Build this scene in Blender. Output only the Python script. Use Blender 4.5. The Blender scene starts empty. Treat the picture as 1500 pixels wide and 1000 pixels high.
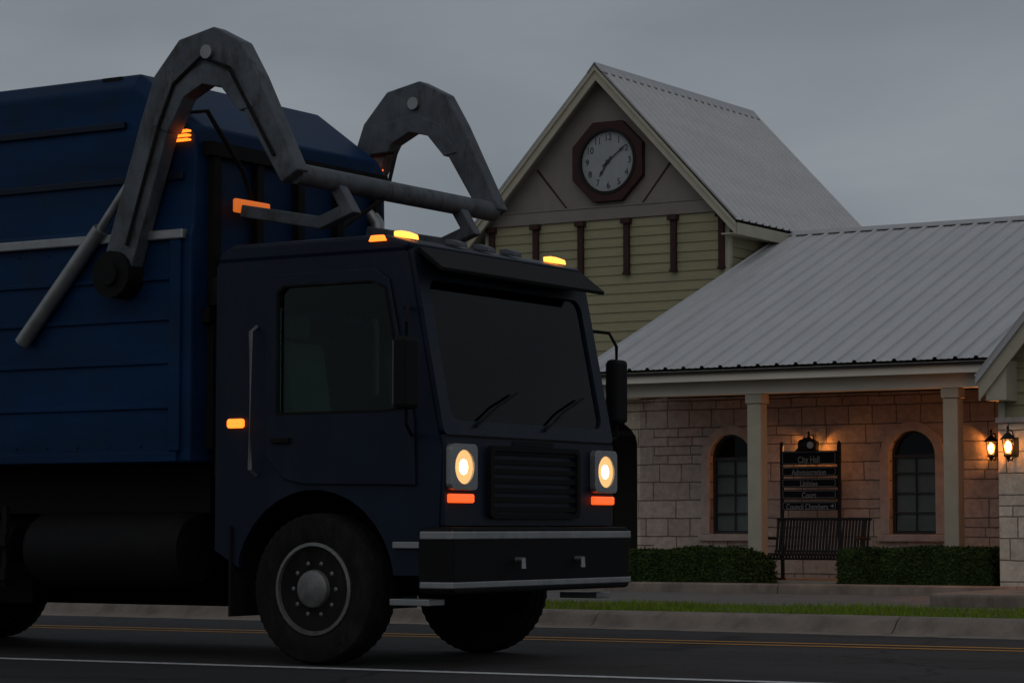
import bpy, bmesh, math, random
from mathutils import Vector, Matrix
R = math.radians
PI = math.pi
rnd = random.Random(7)
C = bpy.context.scene.collection
SC = bpy.context.scene

# ------------------------------------------------------------------ camera, sky, sun, exposure
cam_d = bpy.data.cameras.new('camera')
cam = bpy.data.objects.new('camera', cam_d)
C.objects.link(cam)
cam.location = (0, 0, .95)
cam.rotation_euler = (R(90) + math.atan(270 / 3700), 0, R(32.1))
cam_d.sensor_width = 36
cam_d.lens = 3700 / 1500 * 36
cam_d.clip_start = .1
cam_d.clip_end = 3000
SC.camera = cam

SUN_EL, SUN_AZ = 38, 160
w = bpy.data.worlds.new('World')
SC.world = w
w.use_nodes = True
nt = w.node_tree
nt.nodes.clear()
N = nt.nodes.new
L = nt.links.new
out = N('ShaderNodeOutputWorld')
bg = N('ShaderNodeBackground')
bg.inputs['Strength'].default_value = .1
sky = N('ShaderNodeTexSky')
sky.sky_type = 'NISHITA'
sky.sun_disc = False
sky.sun_elevation = R(SUN_EL)
sky.sun_rotation = R(SUN_AZ)
sky.dust_density = 4
skm = N('ShaderNodeMix'); skm.data_type = 'RGBA'; skm.blend_type = 'MULTIPLY'
skm.inputs['Factor'].default_value = 1
skm.inputs['B'].default_value = (.3, .3, .3, 1)
L(sky.outputs[0], skm.inputs['A'])
tc = N('ShaderNodeTexCoord')
mp = N('ShaderNodeMapping'); mp.inputs['Scale'].default_value = (1.2, 1.2, 4.5)
nz = N('ShaderNodeTexNoise'); nz.inputs['Scale'].default_value = 3.2; nz.inputs['Detail'].default_value = 6; nz.inputs['Distortion'].default_value = .4
nz.inputs['Roughness'].default_value = .5
L(tc.outputs['Generated'], mp.inputs[0]); L(mp.outputs[0], nz.inputs['Vector'])
cr = N('ShaderNodeValToRGB')
cr.color_ramp.elements[0].position = .3; cr.color_ramp.elements[0].color = (1.90, 2.16, 2.45, 1)
cr.color_ramp.elements[1].position = .72; cr.color_ramp.elements[1].color = (2.78, 3.05, 3.32, 1)
L(nz.outputs[0], cr.inputs[0])
mx = N('ShaderNodeMix'); mx.data_type = 'RGBA'; mx.inputs['Factor'].default_value = .94
L(skm.outputs['Result'], mx.inputs['A']); L(cr.outputs[0], mx.inputs['B'])
L(mx.outputs['Result'], bg.inputs['Color']); L(bg.outputs[0], out.inputs[0])

sun_d = bpy.data.lights.new('sun', 'SUN')
sun_d.energy = .22
sun_d.angle = R(60)
sun_d.color = (1, .96, .9)
sun = bpy.data.objects.new('sun', sun_d)
C.objects.link(sun)
sun.rotation_euler = (R(90 - SUN_EL), 0, R(180 - SUN_AZ))
SC.view_settings.view_transform = 'Standard'
SC.view_settings.look = 'None'
SC.view_settings.exposure = 0
SC.view_settings.gamma = 1
SC.view_settings.use_curve_mapping = False
SC.cycles.max_bounces = 8
SC.cycles.transparent_max_bounces = 12


# ------------------------------------------------------------------ materials
def nodes(name):
    m = bpy.data.materials.new(name)
    m.use_nodes = True
    t = m.node_tree
    b = t.nodes['Principled BSDF']
    return m, t, b


def mat(name, col, rough=.7, metal=0, var=.15, scale=6, bump=0., bscale=40, coat=0, stretch=(1, 1, 1), spec=None):
    m, t, b = nodes(name)
    n = t.nodes.new
    l = t.links.new
    b.inputs['Roughness'].default_value = rough
    b.inputs['Metallic'].default_value = metal
    b.inputs['Coat Weight'].default_value = coat
    if spec is not None:
        b.inputs['Specular IOR Level'].default_value = spec
    tc = n('ShaderNodeTexCoord')
    mp = n('ShaderNodeMapping'); mp.inputs['Scale'].default_value = stretch
    l(tc.outputs['Object'], mp.inputs[0])
    z = n('ShaderNodeTexNoise'); z.inputs['Scale'].default_value = scale; z.inputs['Detail'].default_value = 6
    z.inputs['Roughness'].default_value = .65
    l(mp.outputs[0], z.inputs['Vector'])
    r = n('ShaderNodeValToRGB')
    r.color_ramp.elements[0].position = .3
    r.color_ramp.elements[1].position = .72
    r.color_ramp.elements[0].color = tuple(c * (1 - var) for c in col) + (1,)
    r.color_ramp.elements[1].color = tuple(min(1, c * (1 + var)) for c in col) + (1,)
    l(z.outputs[0], r.inputs[0]); l(r.outputs[0], b.inputs['Base Color'])
    mr = n('ShaderNodeMapRange'); mr.inputs['To Min'].default_value = max(.02, rough - .08); mr.inputs['To Max'].default_value = min(1, rough + .1)
    l(z.outputs[0], mr.inputs['Value']); l(mr.outputs[0], b.inputs['Roughness'])
    if bump:
        z2 = n('ShaderNodeTexNoise'); z2.inputs['Scale'].default_value = bscale; z2.inputs['Detail'].default_value = 5
        l(mp.outputs[0], z2.inputs['Vector'])
        bp = n('ShaderNodeBump'); bp.inputs['Strength'].default_value = bump; bp.inputs['Distance'].default_value = .02
        l(z2.outputs[0], bp.inputs['Height']); l(bp.outputs[0], b.inputs['Normal'])
    return m


def stone_mat(name, c1, c2, mortar):
    m, t, b = nodes(name)
    n = t.nodes.new
    l = t.links.new
    b.inputs['Roughness'].default_value = .92
    b.inputs['Specular IOR Level'].default_value = .2
    tc = n('ShaderNodeTexCoord'); sp = n('ShaderNodeSeparateXYZ'); l(tc.outputs['Object'], sp.inputs[0])
    ad = n('ShaderNodeMath'); l(sp.outputs[0], ad.inputs[0]); l(sp.outputs[1], ad.inputs[1])
    cb = n('ShaderNodeCombineXYZ'); l(ad.outputs[0], cb.inputs[0]); l(sp.outputs[2], cb.inputs[1])
    z = n('ShaderNodeTexNoise'); z.inputs['Scale'].default_value = 4; z.inputs['Detail'].default_value = 3
    l(cb.outputs[0], z.inputs['Vector'])
    vm = n('ShaderNodeVectorMath'); vm.operation = 'MULTIPLY_ADD'; vm.inputs[1].default_value = (.03, .03, 0)
    l(z.outputs['Color'], vm.inputs[0]); l(cb.outputs[0], vm.inputs[2])

    def brick(wd, ht, off, sq):
        k = n('ShaderNodeTexBrick'); k.offset = off; k.offset_frequency = 2; k.squash = sq; k.squash_frequency = 3
        k.inputs['Scale'].default_value = 1; k.inputs['Brick Width'].default_value = wd; k.inputs['Row Height'].default_value = ht
        k.inputs['Mortar Size'].default_value = .009; k.inputs['Mortar Smooth'].default_value = .3; k.inputs['Bias'].default_value = 0
        k.inputs['Color1'].default_value = c1 + (1,); k.inputs['Color2'].default_value = c2 + (1,); k.inputs['Mortar'].default_value = mortar + (1,)
        l(vm.outputs[0], k.inputs['Vector'])
        return k
    k1 = brick(.62, .27, .37, .6)
    k2 = brick(.41, .135, .43, 1.5)
    # where a big block is split into two thin courses
    vo = n('ShaderNodeTexWhiteNoise'); vo.noise_dimensions = '2D'
    dv = n('ShaderNodeVectorMath'); dv.operation = 'DIVIDE'; dv.inputs[1].default_value = (1.24, .27, 1)
    fl = n('ShaderNodeVectorMath'); fl.operation = 'FLOOR'
    l(vm.outputs[0], dv.inputs[0]); l(dv.outputs[0], fl.inputs[0]); l(fl.outputs[0], vo.inputs['Vector'])
    gt = n('ShaderNodeMath'); gt.operation = 'GREATER_THAN'; gt.inputs[1].default_value = .68
    l(vo.outputs['Value'], gt.inputs[0])
    mc = n('ShaderNodeMix'); mc.data_type = 'RGBA'; l(gt.outputs[0], mc.inputs['Factor']); l(k1.outputs[0], mc.inputs['A']); l(k2.outputs[0], mc.inputs['B'])
    mf = n('ShaderNodeMix'); l(gt.outputs[0], mf.inputs['Factor']); l(k1.outputs['Fac'], mf.inputs['A']); l(k2.outputs['Fac'], mf.inputs['B'])
    z2 = n('ShaderNodeTexNoise'); z2.inputs['Scale'].default_value = 9; z2.inputs['Detail'].default_value = 8; z2.inputs['Roughness'].default_value = .7
    l(tc.outputs['Object'], z2.inputs['Vector'])
    mr = n('ShaderNodeMapRange'); mr.inputs['From Min'].default_value = .3; mr.inputs['From Max'].default_value = .7
    mr.inputs['To Min'].default_value = .72; mr.inputs['To Max'].default_value = 1.2
    l(z2.outputs[0], mr.inputs['Value'])
    mm = n('ShaderNodeMix'); mm.data_type = 'RGBA'; mm.blend_type = 'MULTIPLY'; mm.inputs['Factor'].default_value = 1
    l(mc.outputs['Result'], mm.inputs['A']); l(mr.outputs[0], mm.inputs['B']); l(mm.outputs['Result'], b.inputs['Base Color'])
    hm = n('ShaderNodeMath'); hm.operation = 'MULTIPLY_ADD'; hm.inputs[1].default_value = -1.0
    l(mf.outputs[0], hm.inputs[0]); l(z2.outputs[0], hm.inputs[2])
    bp = n('ShaderNodeBump'); bp.inputs['Strength'].default_value = .9; bp.inputs['Distance'].default_value = .03
    l(hm.outputs[0], bp.inputs['Height']); l(bp.outputs[0], b.inputs['Normal'])
    return m


def emit(name, col, s):
    m, t, b = nodes(name)
    b.inputs['Base Color'].default_value = (.1, .08, .05, 1)
    b.inputs['Emission Color'].default_value = col + (1,)
    b.inputs['Emission Strength'].default_value = s
    b.inputs['Roughness'].default_value = .25
    return m


def glass(name, tint, refl=.1, rough=.02):
    m, t, b = nodes(name)
    n = t.nodes.new
    l = t.links.new
    tr = n('ShaderNodeBsdfTransparent'); tr.inputs[0].default_value = tint + (1,)
    gl = n('ShaderNodeBsdfGlossy'); gl.inputs['Roughness'].default_value = rough
    fr = n('ShaderNodeFresnel'); fr.inputs[0].default_value = 1 + refl * 4.5
    mxs = n('ShaderNodeMixShader')
    l(fr.outputs[0], mxs.inputs[0]); l(tr.outputs[0], mxs.inputs[1]); l(gl.outputs[0], mxs.inputs[2])
    l(mxs.outputs[0], t.nodes['Material Output'].inputs[0])
    return m


def asphalt(name, col):
    m = mat(name, col, .86, 0, .3, 1.3, .5, 180, stretch=(.3, 1.5, 1), spec=.3)
    t = m.node_tree; n = t.nodes.new; l = t.links.new; b = t.nodes['Principled BSDF']
    base = b.inputs['Base Color'].links[0].from_socket
    tc = n('ShaderNodeTexCoord')
    # aggregate speckle
    sp = n('ShaderNodeTexNoise'); sp.inputs['Scale'].default_value = 90; sp.inputs['Detail'].default_value = 3
    l(tc.outputs['Object'], sp.inputs['Vector'])
    mr = n('ShaderNodeMapRange'); mr.inputs['From Min'].default_value = .35; mr.inputs['From Max'].default_value = .65
    mr.inputs['To Min'].default_value = .6; mr.inputs['To Max'].default_value = 1.45
    l(sp.outputs[0], mr.inputs['Value'])
    m1 = n('ShaderNodeMix'); m1.data_type = 'RGBA'; m1.blend_type = 'MULTIPLY'; m1.inputs['Factor'].default_value = 1
    l(base, m1.inputs['A']); l(mr.outputs[0], m1.inputs['B'])
    # wandering cracks
    wz = n('ShaderNodeTexNoise'); wz.inputs['Scale'].default_value = 1.6; wz.inputs['Detail'].default_value = 5
    l(tc.outputs['Object'], wz.inputs['Vector'])
    wm = n('ShaderNodeVectorMath'); wm.operation = 'MULTIPLY_ADD'; wm.inputs[1].default_value = (.9, .9, 0)
    l(wz.outputs['Color'], wm.inputs[0]); l(tc.outputs['Object'], wm.inputs[2])
    vo = n('ShaderNodeTexVoronoi'); vo.feature = 'DISTANCE_TO_EDGE'; vo.inputs['Scale'].default_value = .34
    l(wm.outputs[0], vo.inputs['Vector'])
    lt = n('ShaderNodeMapRange'); lt.inputs['From Min'].default_value = .004; lt.inputs['From Max'].default_value = .012
    lt.inputs['To Min'].default_value = .35; lt.inputs['To Max'].default_value = 1
    l(vo.outputs['Distance'], lt.inputs['Value'])
    m2 = n('ShaderNodeMix'); m2.data_type = 'RGBA'; m2.blend_type = 'MULTIPLY'; m2.inputs['Factor'].default_value = 1
    l(m1.outputs['Result'], m2.inputs['A']); l(lt.outputs[0], m2.inputs['B'])
    # oil-dark strip down the middle of each lane, polished wheel tracks beside it
    sx = n('ShaderNodeSeparateXYZ'); l(tc.outputs['Object'], sx.inputs[0])
    wv = n('ShaderNodeMath'); wv.operation = 'SINE'
    ml = n('ShaderNodeMath'); ml.operation = 'MULTIPLY_ADD'; ml.inputs[1].default_value = 2.9; ml.inputs[2].default_value = .6
    l(sx.outputs[1], ml.inputs[0]); l(ml.outputs[0], wv.inputs[0])
    tr = n('ShaderNodeMapRange'); tr.inputs['From Min'].default_value = -1; tr.inputs['From Max'].default_value = 1
    tr.inputs['To Min'].default_value = .84; tr.inputs['To Max'].default_value = 1.1
    l(wv.outputs[0], tr.inputs['Value'])
    m3 = n('ShaderNodeMix'); m3.data_type = 'RGBA'; m3.blend_type = 'MULTIPLY'; m3.inputs['Factor'].default_value = 1
    l(m2.outputs['Result'], m3.inputs['A']); l(tr.outputs[0], m3.inputs['B'])
    l(m3.outputs['Result'], b.inputs['Base Color'])
    return m


def grime(m, dirt, lo, hi, scale=2.2):
    """dried road dust in patches and streaks over a paint"""
    t = m.node_tree; n = t.nodes.new; l = t.links.new; b = t.nodes['Principled BSDF']
    base = b.inputs['Base Color'].links[0].from_socket
    tc = n('ShaderNodeTexCoord')
    mp = n('ShaderNodeMapping'); mp.inputs['Scale'].default_value = (1.6, 1.6, .55)
    l(tc.outputs['Object'], mp.inputs[0])
    z = n('ShaderNodeTexNoise'); z.inputs['Scale'].default_value = scale; z.inputs['Detail'].default_value = 9; z.inputs['Roughness'].default_value = .72
    l(mp.outputs[0], z.inputs['Vector'])
    r = n('ShaderNodeMapRange'); r.inputs['From Min'].default_value = lo; r.inputs['From Max'].default_value = hi
    l(z.outputs[0], r.inputs['Value'])
    mx = n('ShaderNodeMix'); mx.data_type = 'RGBA'; l(r.outputs[0], mx.inputs['Factor'])
    l(base, mx.inputs['A']); mx.inputs['B'].default_value = dirt + (1,)
    l(mx.outputs['Result'], b.inputs['Base Color'])


def worn(m, under, lo, hi):
    grime(m, under, lo, hi, 14)


M = {
    'asphalt': asphalt('asphalt', (.032, .0305, .032)),
    'drive': mat('drive_asphalt', (.125, .12, .115), .9, 0, .25, 2, .4, 120),
    'earth': mat('earth', (.05, .055, .028), .95, 0, .35, .8, .5, 20),
    'concrete': mat('concrete', (.215, .168, .135), .9, 0, .3, 3, .35, 60),
    'porch': mat('porch_concrete', (.3, .26, .22), .85, 0, .15, 3, .2, 60),
    'white_line': mat('white_road_paint', (.5, .5, .5), .8, 0, .3, 9, .3, 120),
    'yellow_line': mat('yellow_road_paint', (.50, .22, .025), .8, 0, .25, 9, .3, 120),
    'grass_soil': mat('grass_soil', (.04, .05, .018), .95, 0, .3, 6, .4, 60),
    'grass': mat('grass_blade', (.165, .235, .024), .8, 0, .35, 3, spec=.1),
    'hedge': mat('hedge_leaf', (.034, .058, .014), .8, 0, .45, 5, spec=.15),
    'hedge_wood': mat('hedge_twig', (.03, .026, .018), .9),
    'tree_leaf': mat('tree_leaf', (.04, .062, .022), .7, 0, .4, 2),
    'bark': mat('bark', (.07, .055, .042), .95, 0, .3, 8, .6, 30),
    'stone': stone_mat('limestone', (.50, .42, .375), (.40, .335, .30), (.17, .138, .122)),
    'pale_stone': stone_mat('pale_limestone', (.74, .62, .50), (.60, .50, .40), (.26, .21, .17)),
    'stone_trim': mat('stone_trim', (.40, .335, .30), .9, 0, .2, 6, .4, 40),
    'siding': mat('siding_paint', (.265, .24, .14), .7, 0, .12, 4, .1, 40, stretch=(.5, .5, 3)),
    'gable': mat('gable_paint', (.20, .175, .155), .75, 0, .12, 3),
    'fascia': mat('fascia_paint', (.64, .60, .51), .6, 0, .1, 4, stretch=(.4, 1, 2)),
    'trim': mat('cream_trim_paint', (.40, .365, .28), .6, 0, .1, 4),
    'red_wood': mat('red_brown_paint', (.045, .02, .018), .7, 0, .2, 8, spec=.2),
    'roof': mat('galvalume_roof', (.50, .49, .495), .55, .25, .09, 1.4, .05, 40, stretch=(3.2, .45, .45)),
    'roof_cap': mat('roof_cap', (.42, .41, .415), .5, .3, .12, 4),
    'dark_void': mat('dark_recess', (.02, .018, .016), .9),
    'soffit': mat('soffit_wood', (.13, .085, .06), .8, 0, .2, 4),
    'window_glass': glass('window_glass', (.8, .83, .83), .045),
    'window_frame': mat('window_frame', (.03, .026, .026), .5),
    'blind': mat('blind', (.46, .47, .45), .7, 0, .1, 5),
    'clock_frame': mat('clock_frame', (.045, .018, .016), .6, 0, .15, 8, spec=.2),
    'clock_face': mat('clock_face', (.28, .29, .30), .5, 0, .1, 4),
    'clock_ink': mat('clock_ink', (.02, .02, .022), .5),
    'iron': mat('black_iron', (.014, .012, .012), .6, .0, .2, 12, spec=.2),
    'sign_black': mat('sign_black', (.005, .005, .009), .6, 0, .1, 5, spec=.1),
    'sign_letter': mat('sign_lettering', (.20, .19, .185), .5),
    'lamp_glass': glass('lantern_glass', (.98, .88, .7)),
    'bulb': emit('warm_bulb', (1, .42, .10), 34),
    'truck_blue': mat('truck_blue_paint', (.0022, .0215, .068), .5, .0, .4, 2, 0, stretch=(.3, .3, 1.5), spec=.12),
    'truck_navy': mat('truck_navy_paint', (.0045, .0105, .024), .45, 0, .25, 3, spec=.2),
    'truck_black': mat('truck_black', (.007, .0065, .007), .7, 0, .3, 6, .1, 30, spec=.15),
    'truck_arm': mat('arm_grey_paint', (.075, .085, .10), .6, .1, .45, 5),
    'rubber': mat('rubber', (.011, .010, .010), .95, 0, .3, 14, .2, 60, spec=.15),
    'steel': mat('brushed_steel', (.30, .30, .30), .42, .75, .2, 8, .05, 50),
    'rim': mat('rim_steel', (.16, .155, .15), .5, .5, .35, 10),
    'truck_glass': glass('cab_glass', (.62, .80, .74), .055),
    'seat': mat('seat_cloth', (.10, .10, .105), .9),
    'head_lens': emit('headlamp_core', (1, .74, .40), 14),
    'head_bowl': emit('headlamp_reflector', (1, .52, .19), 1.1),
    'amber': emit('amber_lamp', (1, .15, .012), 3.2),
    'amber_hot': emit('amber_lamp_bright', (1, .27, .035), 4),
    'amber_dim': emit('amber_lamp_dim', (1, .2, .02), .55),
    'orange': emit('orange_lamp', (1, .085, .012), 1.6),
}


grime(M['truck_blue'], (.010, .018, .034), .5, .85)
grime(M['truck_navy'], (.016, .017, .02), .5, .85)
grime(M['truck_arm'], (.03, .026, .022), .52, .66, 5)
grime(M['rubber'], (.035, .03, .024), .5, .8, 4)
grime(M['concrete'], (.085, .07, .058), .5, .75, 1.5)
grime(M['roof'], (.40, .395, .395), .55, .9, 1.2)
worn(M['white_line'], (.06, .06, .06), .54, .66)
worn(M['yellow_line'], (.05, .042, .035), .56, .68)


# ------------------------------------------------------------------ mesh builder
class MB:
    def __init__(s):
        s.bm = bmesh.new()

    def poly(s, pts):
        return s.bm.faces.new([s.bm.verts.new(p) for p in pts])

    def box(s, a, b):
        x0, x1 = sorted((a[0], b[0])); y0, y1 = sorted((a[1], b[1])); z0, z1 = sorted((a[2], b[2]))
        v = [s.bm.verts.new(p) for p in ((x0, y0, z0), (x1, y0, z0), (x1, y1, z0), (x0, y1, z0), (x0, y0, z1), (x1, y0, z1), (x1, y1, z1), (x0, y1, z1))]
        for f in ((0, 3, 2, 1), (4, 5, 6, 7), (0, 1, 5, 4), (1, 2, 6, 5), (2, 3, 7, 6), (3, 0, 4, 7)):
            s.bm.faces.new([v[i] for i in f])
        return s

    def prism(s, pts, axis, a, b):
        """2D outline pulled along an axis; axis 'y': pts are (x,z); 'x': (y,z); 'z': (x,y)"""
        def P(p, t):
            return {'y': (p[0], t, p[1]), 'x': (t, p[0], p[1]), 'z': (p[0], p[1], t)}[axis]
        A = [s.bm.verts.new(P(p, a)) for p in pts]
        B = [s.bm.verts.new(P(p, b)) for p in pts]
        n = len(pts)
        s.bm.faces.new(A); s.bm.faces.new(B[::-1])
        for i in range(n):
            s.bm.faces.new((A[i], A[(i + 1) % n], B[(i + 1) % n], B[i]))
        return s

    def plate(s, outer, holes, axis, a, b):
        """outline with holes, pulled along an axis"""
        def P(p, t):
            return {'y': (p[0], t, p[1]), 'x': (t, p[0], p[1]), 'z': (p[0], p[1], t)}[axis]
        t = bmesh.new()
        es = []
        for lp in [outer] + holes:
            vs = [t.verts.new(P(p, a)) for p in lp]
            es += [t.edges.new((vs[i], vs[(i + 1) % len(vs)])) for i in range(len(vs))]
        bmesh.ops.triangle_fill(t, use_beauty=True, use_dissolve=False, edges=es)
        g = bmesh.ops.extrude_face_region(t, geom=t.faces[:])
        d = Vector(P((0, 0), b)) - Vector(P((0, 0), a))
        bmesh.ops.translate(t, verts=[e for e in g['geom'] if isinstance(e, bmesh.types.BMVert)], vec=d)
        bmesh.ops.recalc_face_normals(t, faces=t.faces[:])
        me = bpy.data.meshes.new('tmp'); t.to_mesh(me); t.free()
        s.bm.from_mesh(me); bpy.data.meshes.remove(me)
        return s

    def tube(s, pts, r, seg=10, cap=True):
        pts = [Vector(p) for p in pts]
        rs = r if isinstance(r, (list, tuple)) else [r] * len(pts)
        rings = []
        for i, p in enumerate(pts):
            d = (pts[min(i + 1, len(pts) - 1)] - pts[max(i - 1, 0)]).normalized()
            u = d.cross(Vector((0, 0, 1)))
            if u.length < 1e-3:
                u = d.cross(Vector((1, 0, 0)))
            u.normalize(); v = d.cross(u)
            rings.append([s.bm.verts.new(p + (u * math.cos(2 * PI * k / seg) + v * math.sin(2 * PI * k / seg)) * rs[i]) for k in range(seg)])
        for a, b in zip(rings, rings[1:]):
            for k in range(seg):
                s.bm.faces.new((a[k], a[(k + 1) % seg], b[(k + 1) % seg], b[k]))
        if cap:
            s.bm.faces.new(rings[0][::-1]); s.bm.faces.new(rings[-1])
        return s

    def lathe(s, prof, c=(0, 0, 0), axis='z', seg=24):
        """profile (r, h) turned about an axis through c"""
        rings = []
        for r, h in prof:
            ring = []
            for k in range(seg):
                a = 2 * PI * k / seg
                q = {'z': (r * math.cos(a), r * math.sin(a), h), 'y': (r * math.cos(a), h, r * math.sin(a)), 'x': (h, r * math.cos(a), r * math.sin(a))}[axis]
                ring.append(s.bm.verts.new(Vector(c) + Vector(q)))
            rings.append(ring)
        for a, b in zip(rings, rings[1:]):
            for k in range(seg):
                s.bm.faces.new((a[k], a[(k + 1) % seg], b[(k + 1) % seg], b[k]))
        s.bm.faces.new(rings[0][::-1]); s.bm.faces.new(rings[-1])
        return s

    def beam(s, pts, wy, h, y):
        """box-section beam along an (x,z) path, width wy about y"""
        P = [Vector((p[0], 0, p[1])) for p in pts]
        rings = []
        for i, p in enumerate(P):
            d0 = (P[i] - P[i - 1]).normalized() if i else (P[1] - P[0]).normalized()
            d1 = (P[i + 1] - P[i]).normalized() if i < len(P) - 1 else d0
            d = (d0 + d1).normalized()
            n = Vector((-d.z, 0, d.x)); k = (h[i] if isinstance(h, list) else h) / 2 / max(.4, n.dot(Vector((-d0.z, 0, d0.x))))
            rings.append([s.bm.verts.new(p + n * k * a + Vector((0, y + b * wy / 2, 0))) for a, b in ((1, 1), (1, -1), (-1, -1), (-1, 1))])
        for a, b in zip(rings, rings[1:]):
            for k in range(4):
                s.bm.faces.new((a[k], a[(k + 1) % 4], b[(k + 1) % 4], b[k]))
        s.bm.faces.new(rings[0][::-1]); s.bm.faces.new(rings[-1])
        return s

    def build(s, name, m, parent=None, origin=None, bevel=0, smooth=False, loc=None):
        bm = s.bm
        if origin is not None:
            bmesh.ops.translate(bm, verts=bm.verts[:], vec=-Vector(origin))
        bmesh.ops.recalc_face_normals(bm, faces=bm.faces[:])
        me = bpy.data.meshes.new(name)
        bm.to_mesh(me); bm.free()
        me.materials.append(M[m])
        if smooth:
            for p in me.polygons:
                p.use_smooth = True
            me.set_sharp_from_angle(angle=R(38))
        o = bpy.data.objects.new(name, me)
        C.objects.link(o)
        if parent:
            o.parent = parent
        if loc is not None:
            o.location = loc
        if bevel:
            b = o.modifiers.new('bevel', 'BEVEL'); b.width = bevel; b.segments = 2; b.limit_method = 'ANGLE'
        return o


def tag(o, label=None, cat=None, group=None, kind=None):
    if label: o['label'] = label
    if cat: o['category'] = cat
    if group: o['group'] = group
    if kind: o['kind'] = kind
    return o


def thing(name, loc, label, cat, group=None):
    o = bpy.data.objects.new(name, None)
    C.objects.link(o)
    o.location = loc
    o.empty_display_size = .3
    return tag(o, label, cat, group)


def struct(name, mb, m, **k):
    o = mb.build(name, m, **k)
    o['kind'] = 'structure'
    return o


def copy_tree(o, parent=None):
    c = o.copy(); C.objects.link(c)
    if parent: c.parent = parent
    for ch in list(o.children):
        copy_tree(ch, c)
    return c


def text(name, body, size, m, parent, loc, sx=1, ext=.002, off=0, align='CENTER'):
    cu = bpy.data.curves.new(name, 'FONT')
    cu.body = body; cu.size = size; cu.extrude = ext; cu.offset = off
    cu.align_x = align; cu.align_y = 'CENTER'
    t = bpy.data.objects.new('tmp_text', cu); C.objects.link(t)
    bpy.context.view_layer.update()
    me = bpy.data.meshes.new_from_object(t.evaluated_get(bpy.context.evaluated_depsgraph_get()))
    bpy.data.objects.remove(t); bpy.data.curves.remove(cu)
    # serifs: a small slab across every stem end
    V = me.vertices
    ends = set()
    for e in me.edges:
        a, b = V[e.vertices[0]].co, V[e.vertices[1]].co
        ln = abs(a.x - b.x)
        if a.z > 0 and b.z > 0 and abs(a.y - b.y) < size * .002 and size * .04 < ln < size * .15:
            ends.add((round(min(a.x, b.x), 5), round(max(a.x, b.x), 5), round(a.y, 5)))
    bm = bmesh.new(); bm.from_mesh(me)
    for x0, x1, y in ends:
        q = [(x0 - size * .045, y - size * .014), (x1 + size * .045, y - size * .014), (x1 + size * .045, y + size * .014), (x0 - size * .045, y + size * .014)]
        lo_ = [bm.verts.new((p[0], p[1], -ext * .8)) for p in q]; hi_ = [bm.verts.new((p[0], p[1], ext * 1.2)) for p in q]
        bm.faces.new(lo_[::-1]); bm.faces.new(hi_)
        for i in range(4): bm.faces.new((lo_[i], lo_[(i + 1) % 4], hi_[(i + 1) % 4], hi_[i]))
    bm.to_mesh(me); bm.free()
    me.materials.clear(); me.materials.append(M[m])
    me.transform(Matrix.Rotation(R(90), 4, 'X') @ Matrix.Diagonal((sx, 1, 1, 1)))
    o = bpy.data.objects.new(name, me); C.objects.link(o); o.parent = parent; o.location = loc
    return o


def arch(cx, hw, z0, zs, n=14, rise=None):
    """arched outline (x,z): jambs up to zs, then a half ellipse"""
    rise = hw if rise is None else rise
    return [(cx - hw, z0), (cx + hw, z0)] + [(cx + hw * math.cos(PI * k / n), zs + rise * math.sin(PI * k / n)) for k in range(n + 1)]


# ------------------------------------------------------------------ ground, road, kerbs
struct('ground', MB().box((-400, -200, -.3), (300, 600, -.03)), 'earth')
road = MB().box((-260, -9, -.25), (160, 20.62, 0))
struct('road', road, 'asphalt')


def stripe(name, x0, x1, y0, slope, xr, wd, m):
    f = lambda x: y0 + (x - xr) * slope
    b = MB()
    n = 60
    for i in range(n):
        a, c = x0 + (x1 - x0) * i / n, x0 + (x1 - x0) * (i + 1) / n
        b.poly([(a, f(a) - wd / 2, .004), (c, f(c) - wd / 2, .004), (c, f(c) + wd / 2, .004), (a, f(a) + wd / 2, .004)])
    return struct(name, b, m)


stripe('white_edge_line', -90, 40, 13.53, .0757, -12.84, .15, 'white_line')
stripe('yellow_centre_line', -60, 40, 17.98 - .2, .063, -17.04, .12, 'yellow_line')
stripe('yellow_centre_line', -60, 40, 17.98 + .2, .063, -17.04, .12, 'yellow_line')


def sweep_x(prof, x0, x1, step, jit=.004):
    """a (y,z) profile swept along x with joints every few metres and a slightly uneven run"""
    b = MB()
    x = x0
    while x < x1:
        xe = min(x + step, x1)
        dy = rnd.uniform(-jit, jit) * 2; dz = rnd.uniform(-jit, jit)
        b.prism([(p[0] + dy, p[1] + dz) for p in prof], 'x', x + .006, xe - .006)
        x = xe
    return b


kerb_prof = [(20.3, -.2), (20.3, .006), (20.6, .014), (20.66, .05), (20.72, .115), (20.80, .15), (20.98, .152), (20.98, -.2)]
struct('street_kerb', sweep_x(kerb_prof, -70, 40, 3.05), 'concrete', smooth=True)
struct('grass_verge', MB().box((-70, 20.985, -.2), (40, 23.6, .13)), 'grass_soil')
struct('driveway', MB().box((-70, 23.61, -.2), (40, 29.6, .085)), 'drive')
kp2 = [(29.35, -.2), (29.35, .10), (29.38, .19), (29.44, .21), (29.62, .21), (29.62, -.2)]
struct('planting_kerb', sweep_x(kp2, -40, -11.0, 3.2), 'concrete', smooth=True)
struct('planting_bed', MB().box((-40, 29.625, -.2), (-11.66, 31.2, .17)), 'grass_soil')
struct('porch_floor', MB().box((-25, 31.205, -.2), (-11.66, 36, .20)), 'porch')
isl = MB()
pts = [(-10.35 + .45 * -math.cos(a) + .0, 26.0 - .45 * math.sin(a)) for a in [k * PI / 16 for k in range(9)]]
isl.prism([(-10.8, 29.95)] + [(-10.35 - .45 * math.cos(k * PI / 16), 25.85 - .45 * math.sin(k * PI / 16)) for k in range(9)] + [(-2, 25.4), (-2, 29.95)], 'z', -.2, .225)
struct('wing_pavement', isl, 'concrete', bevel=.03)

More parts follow.
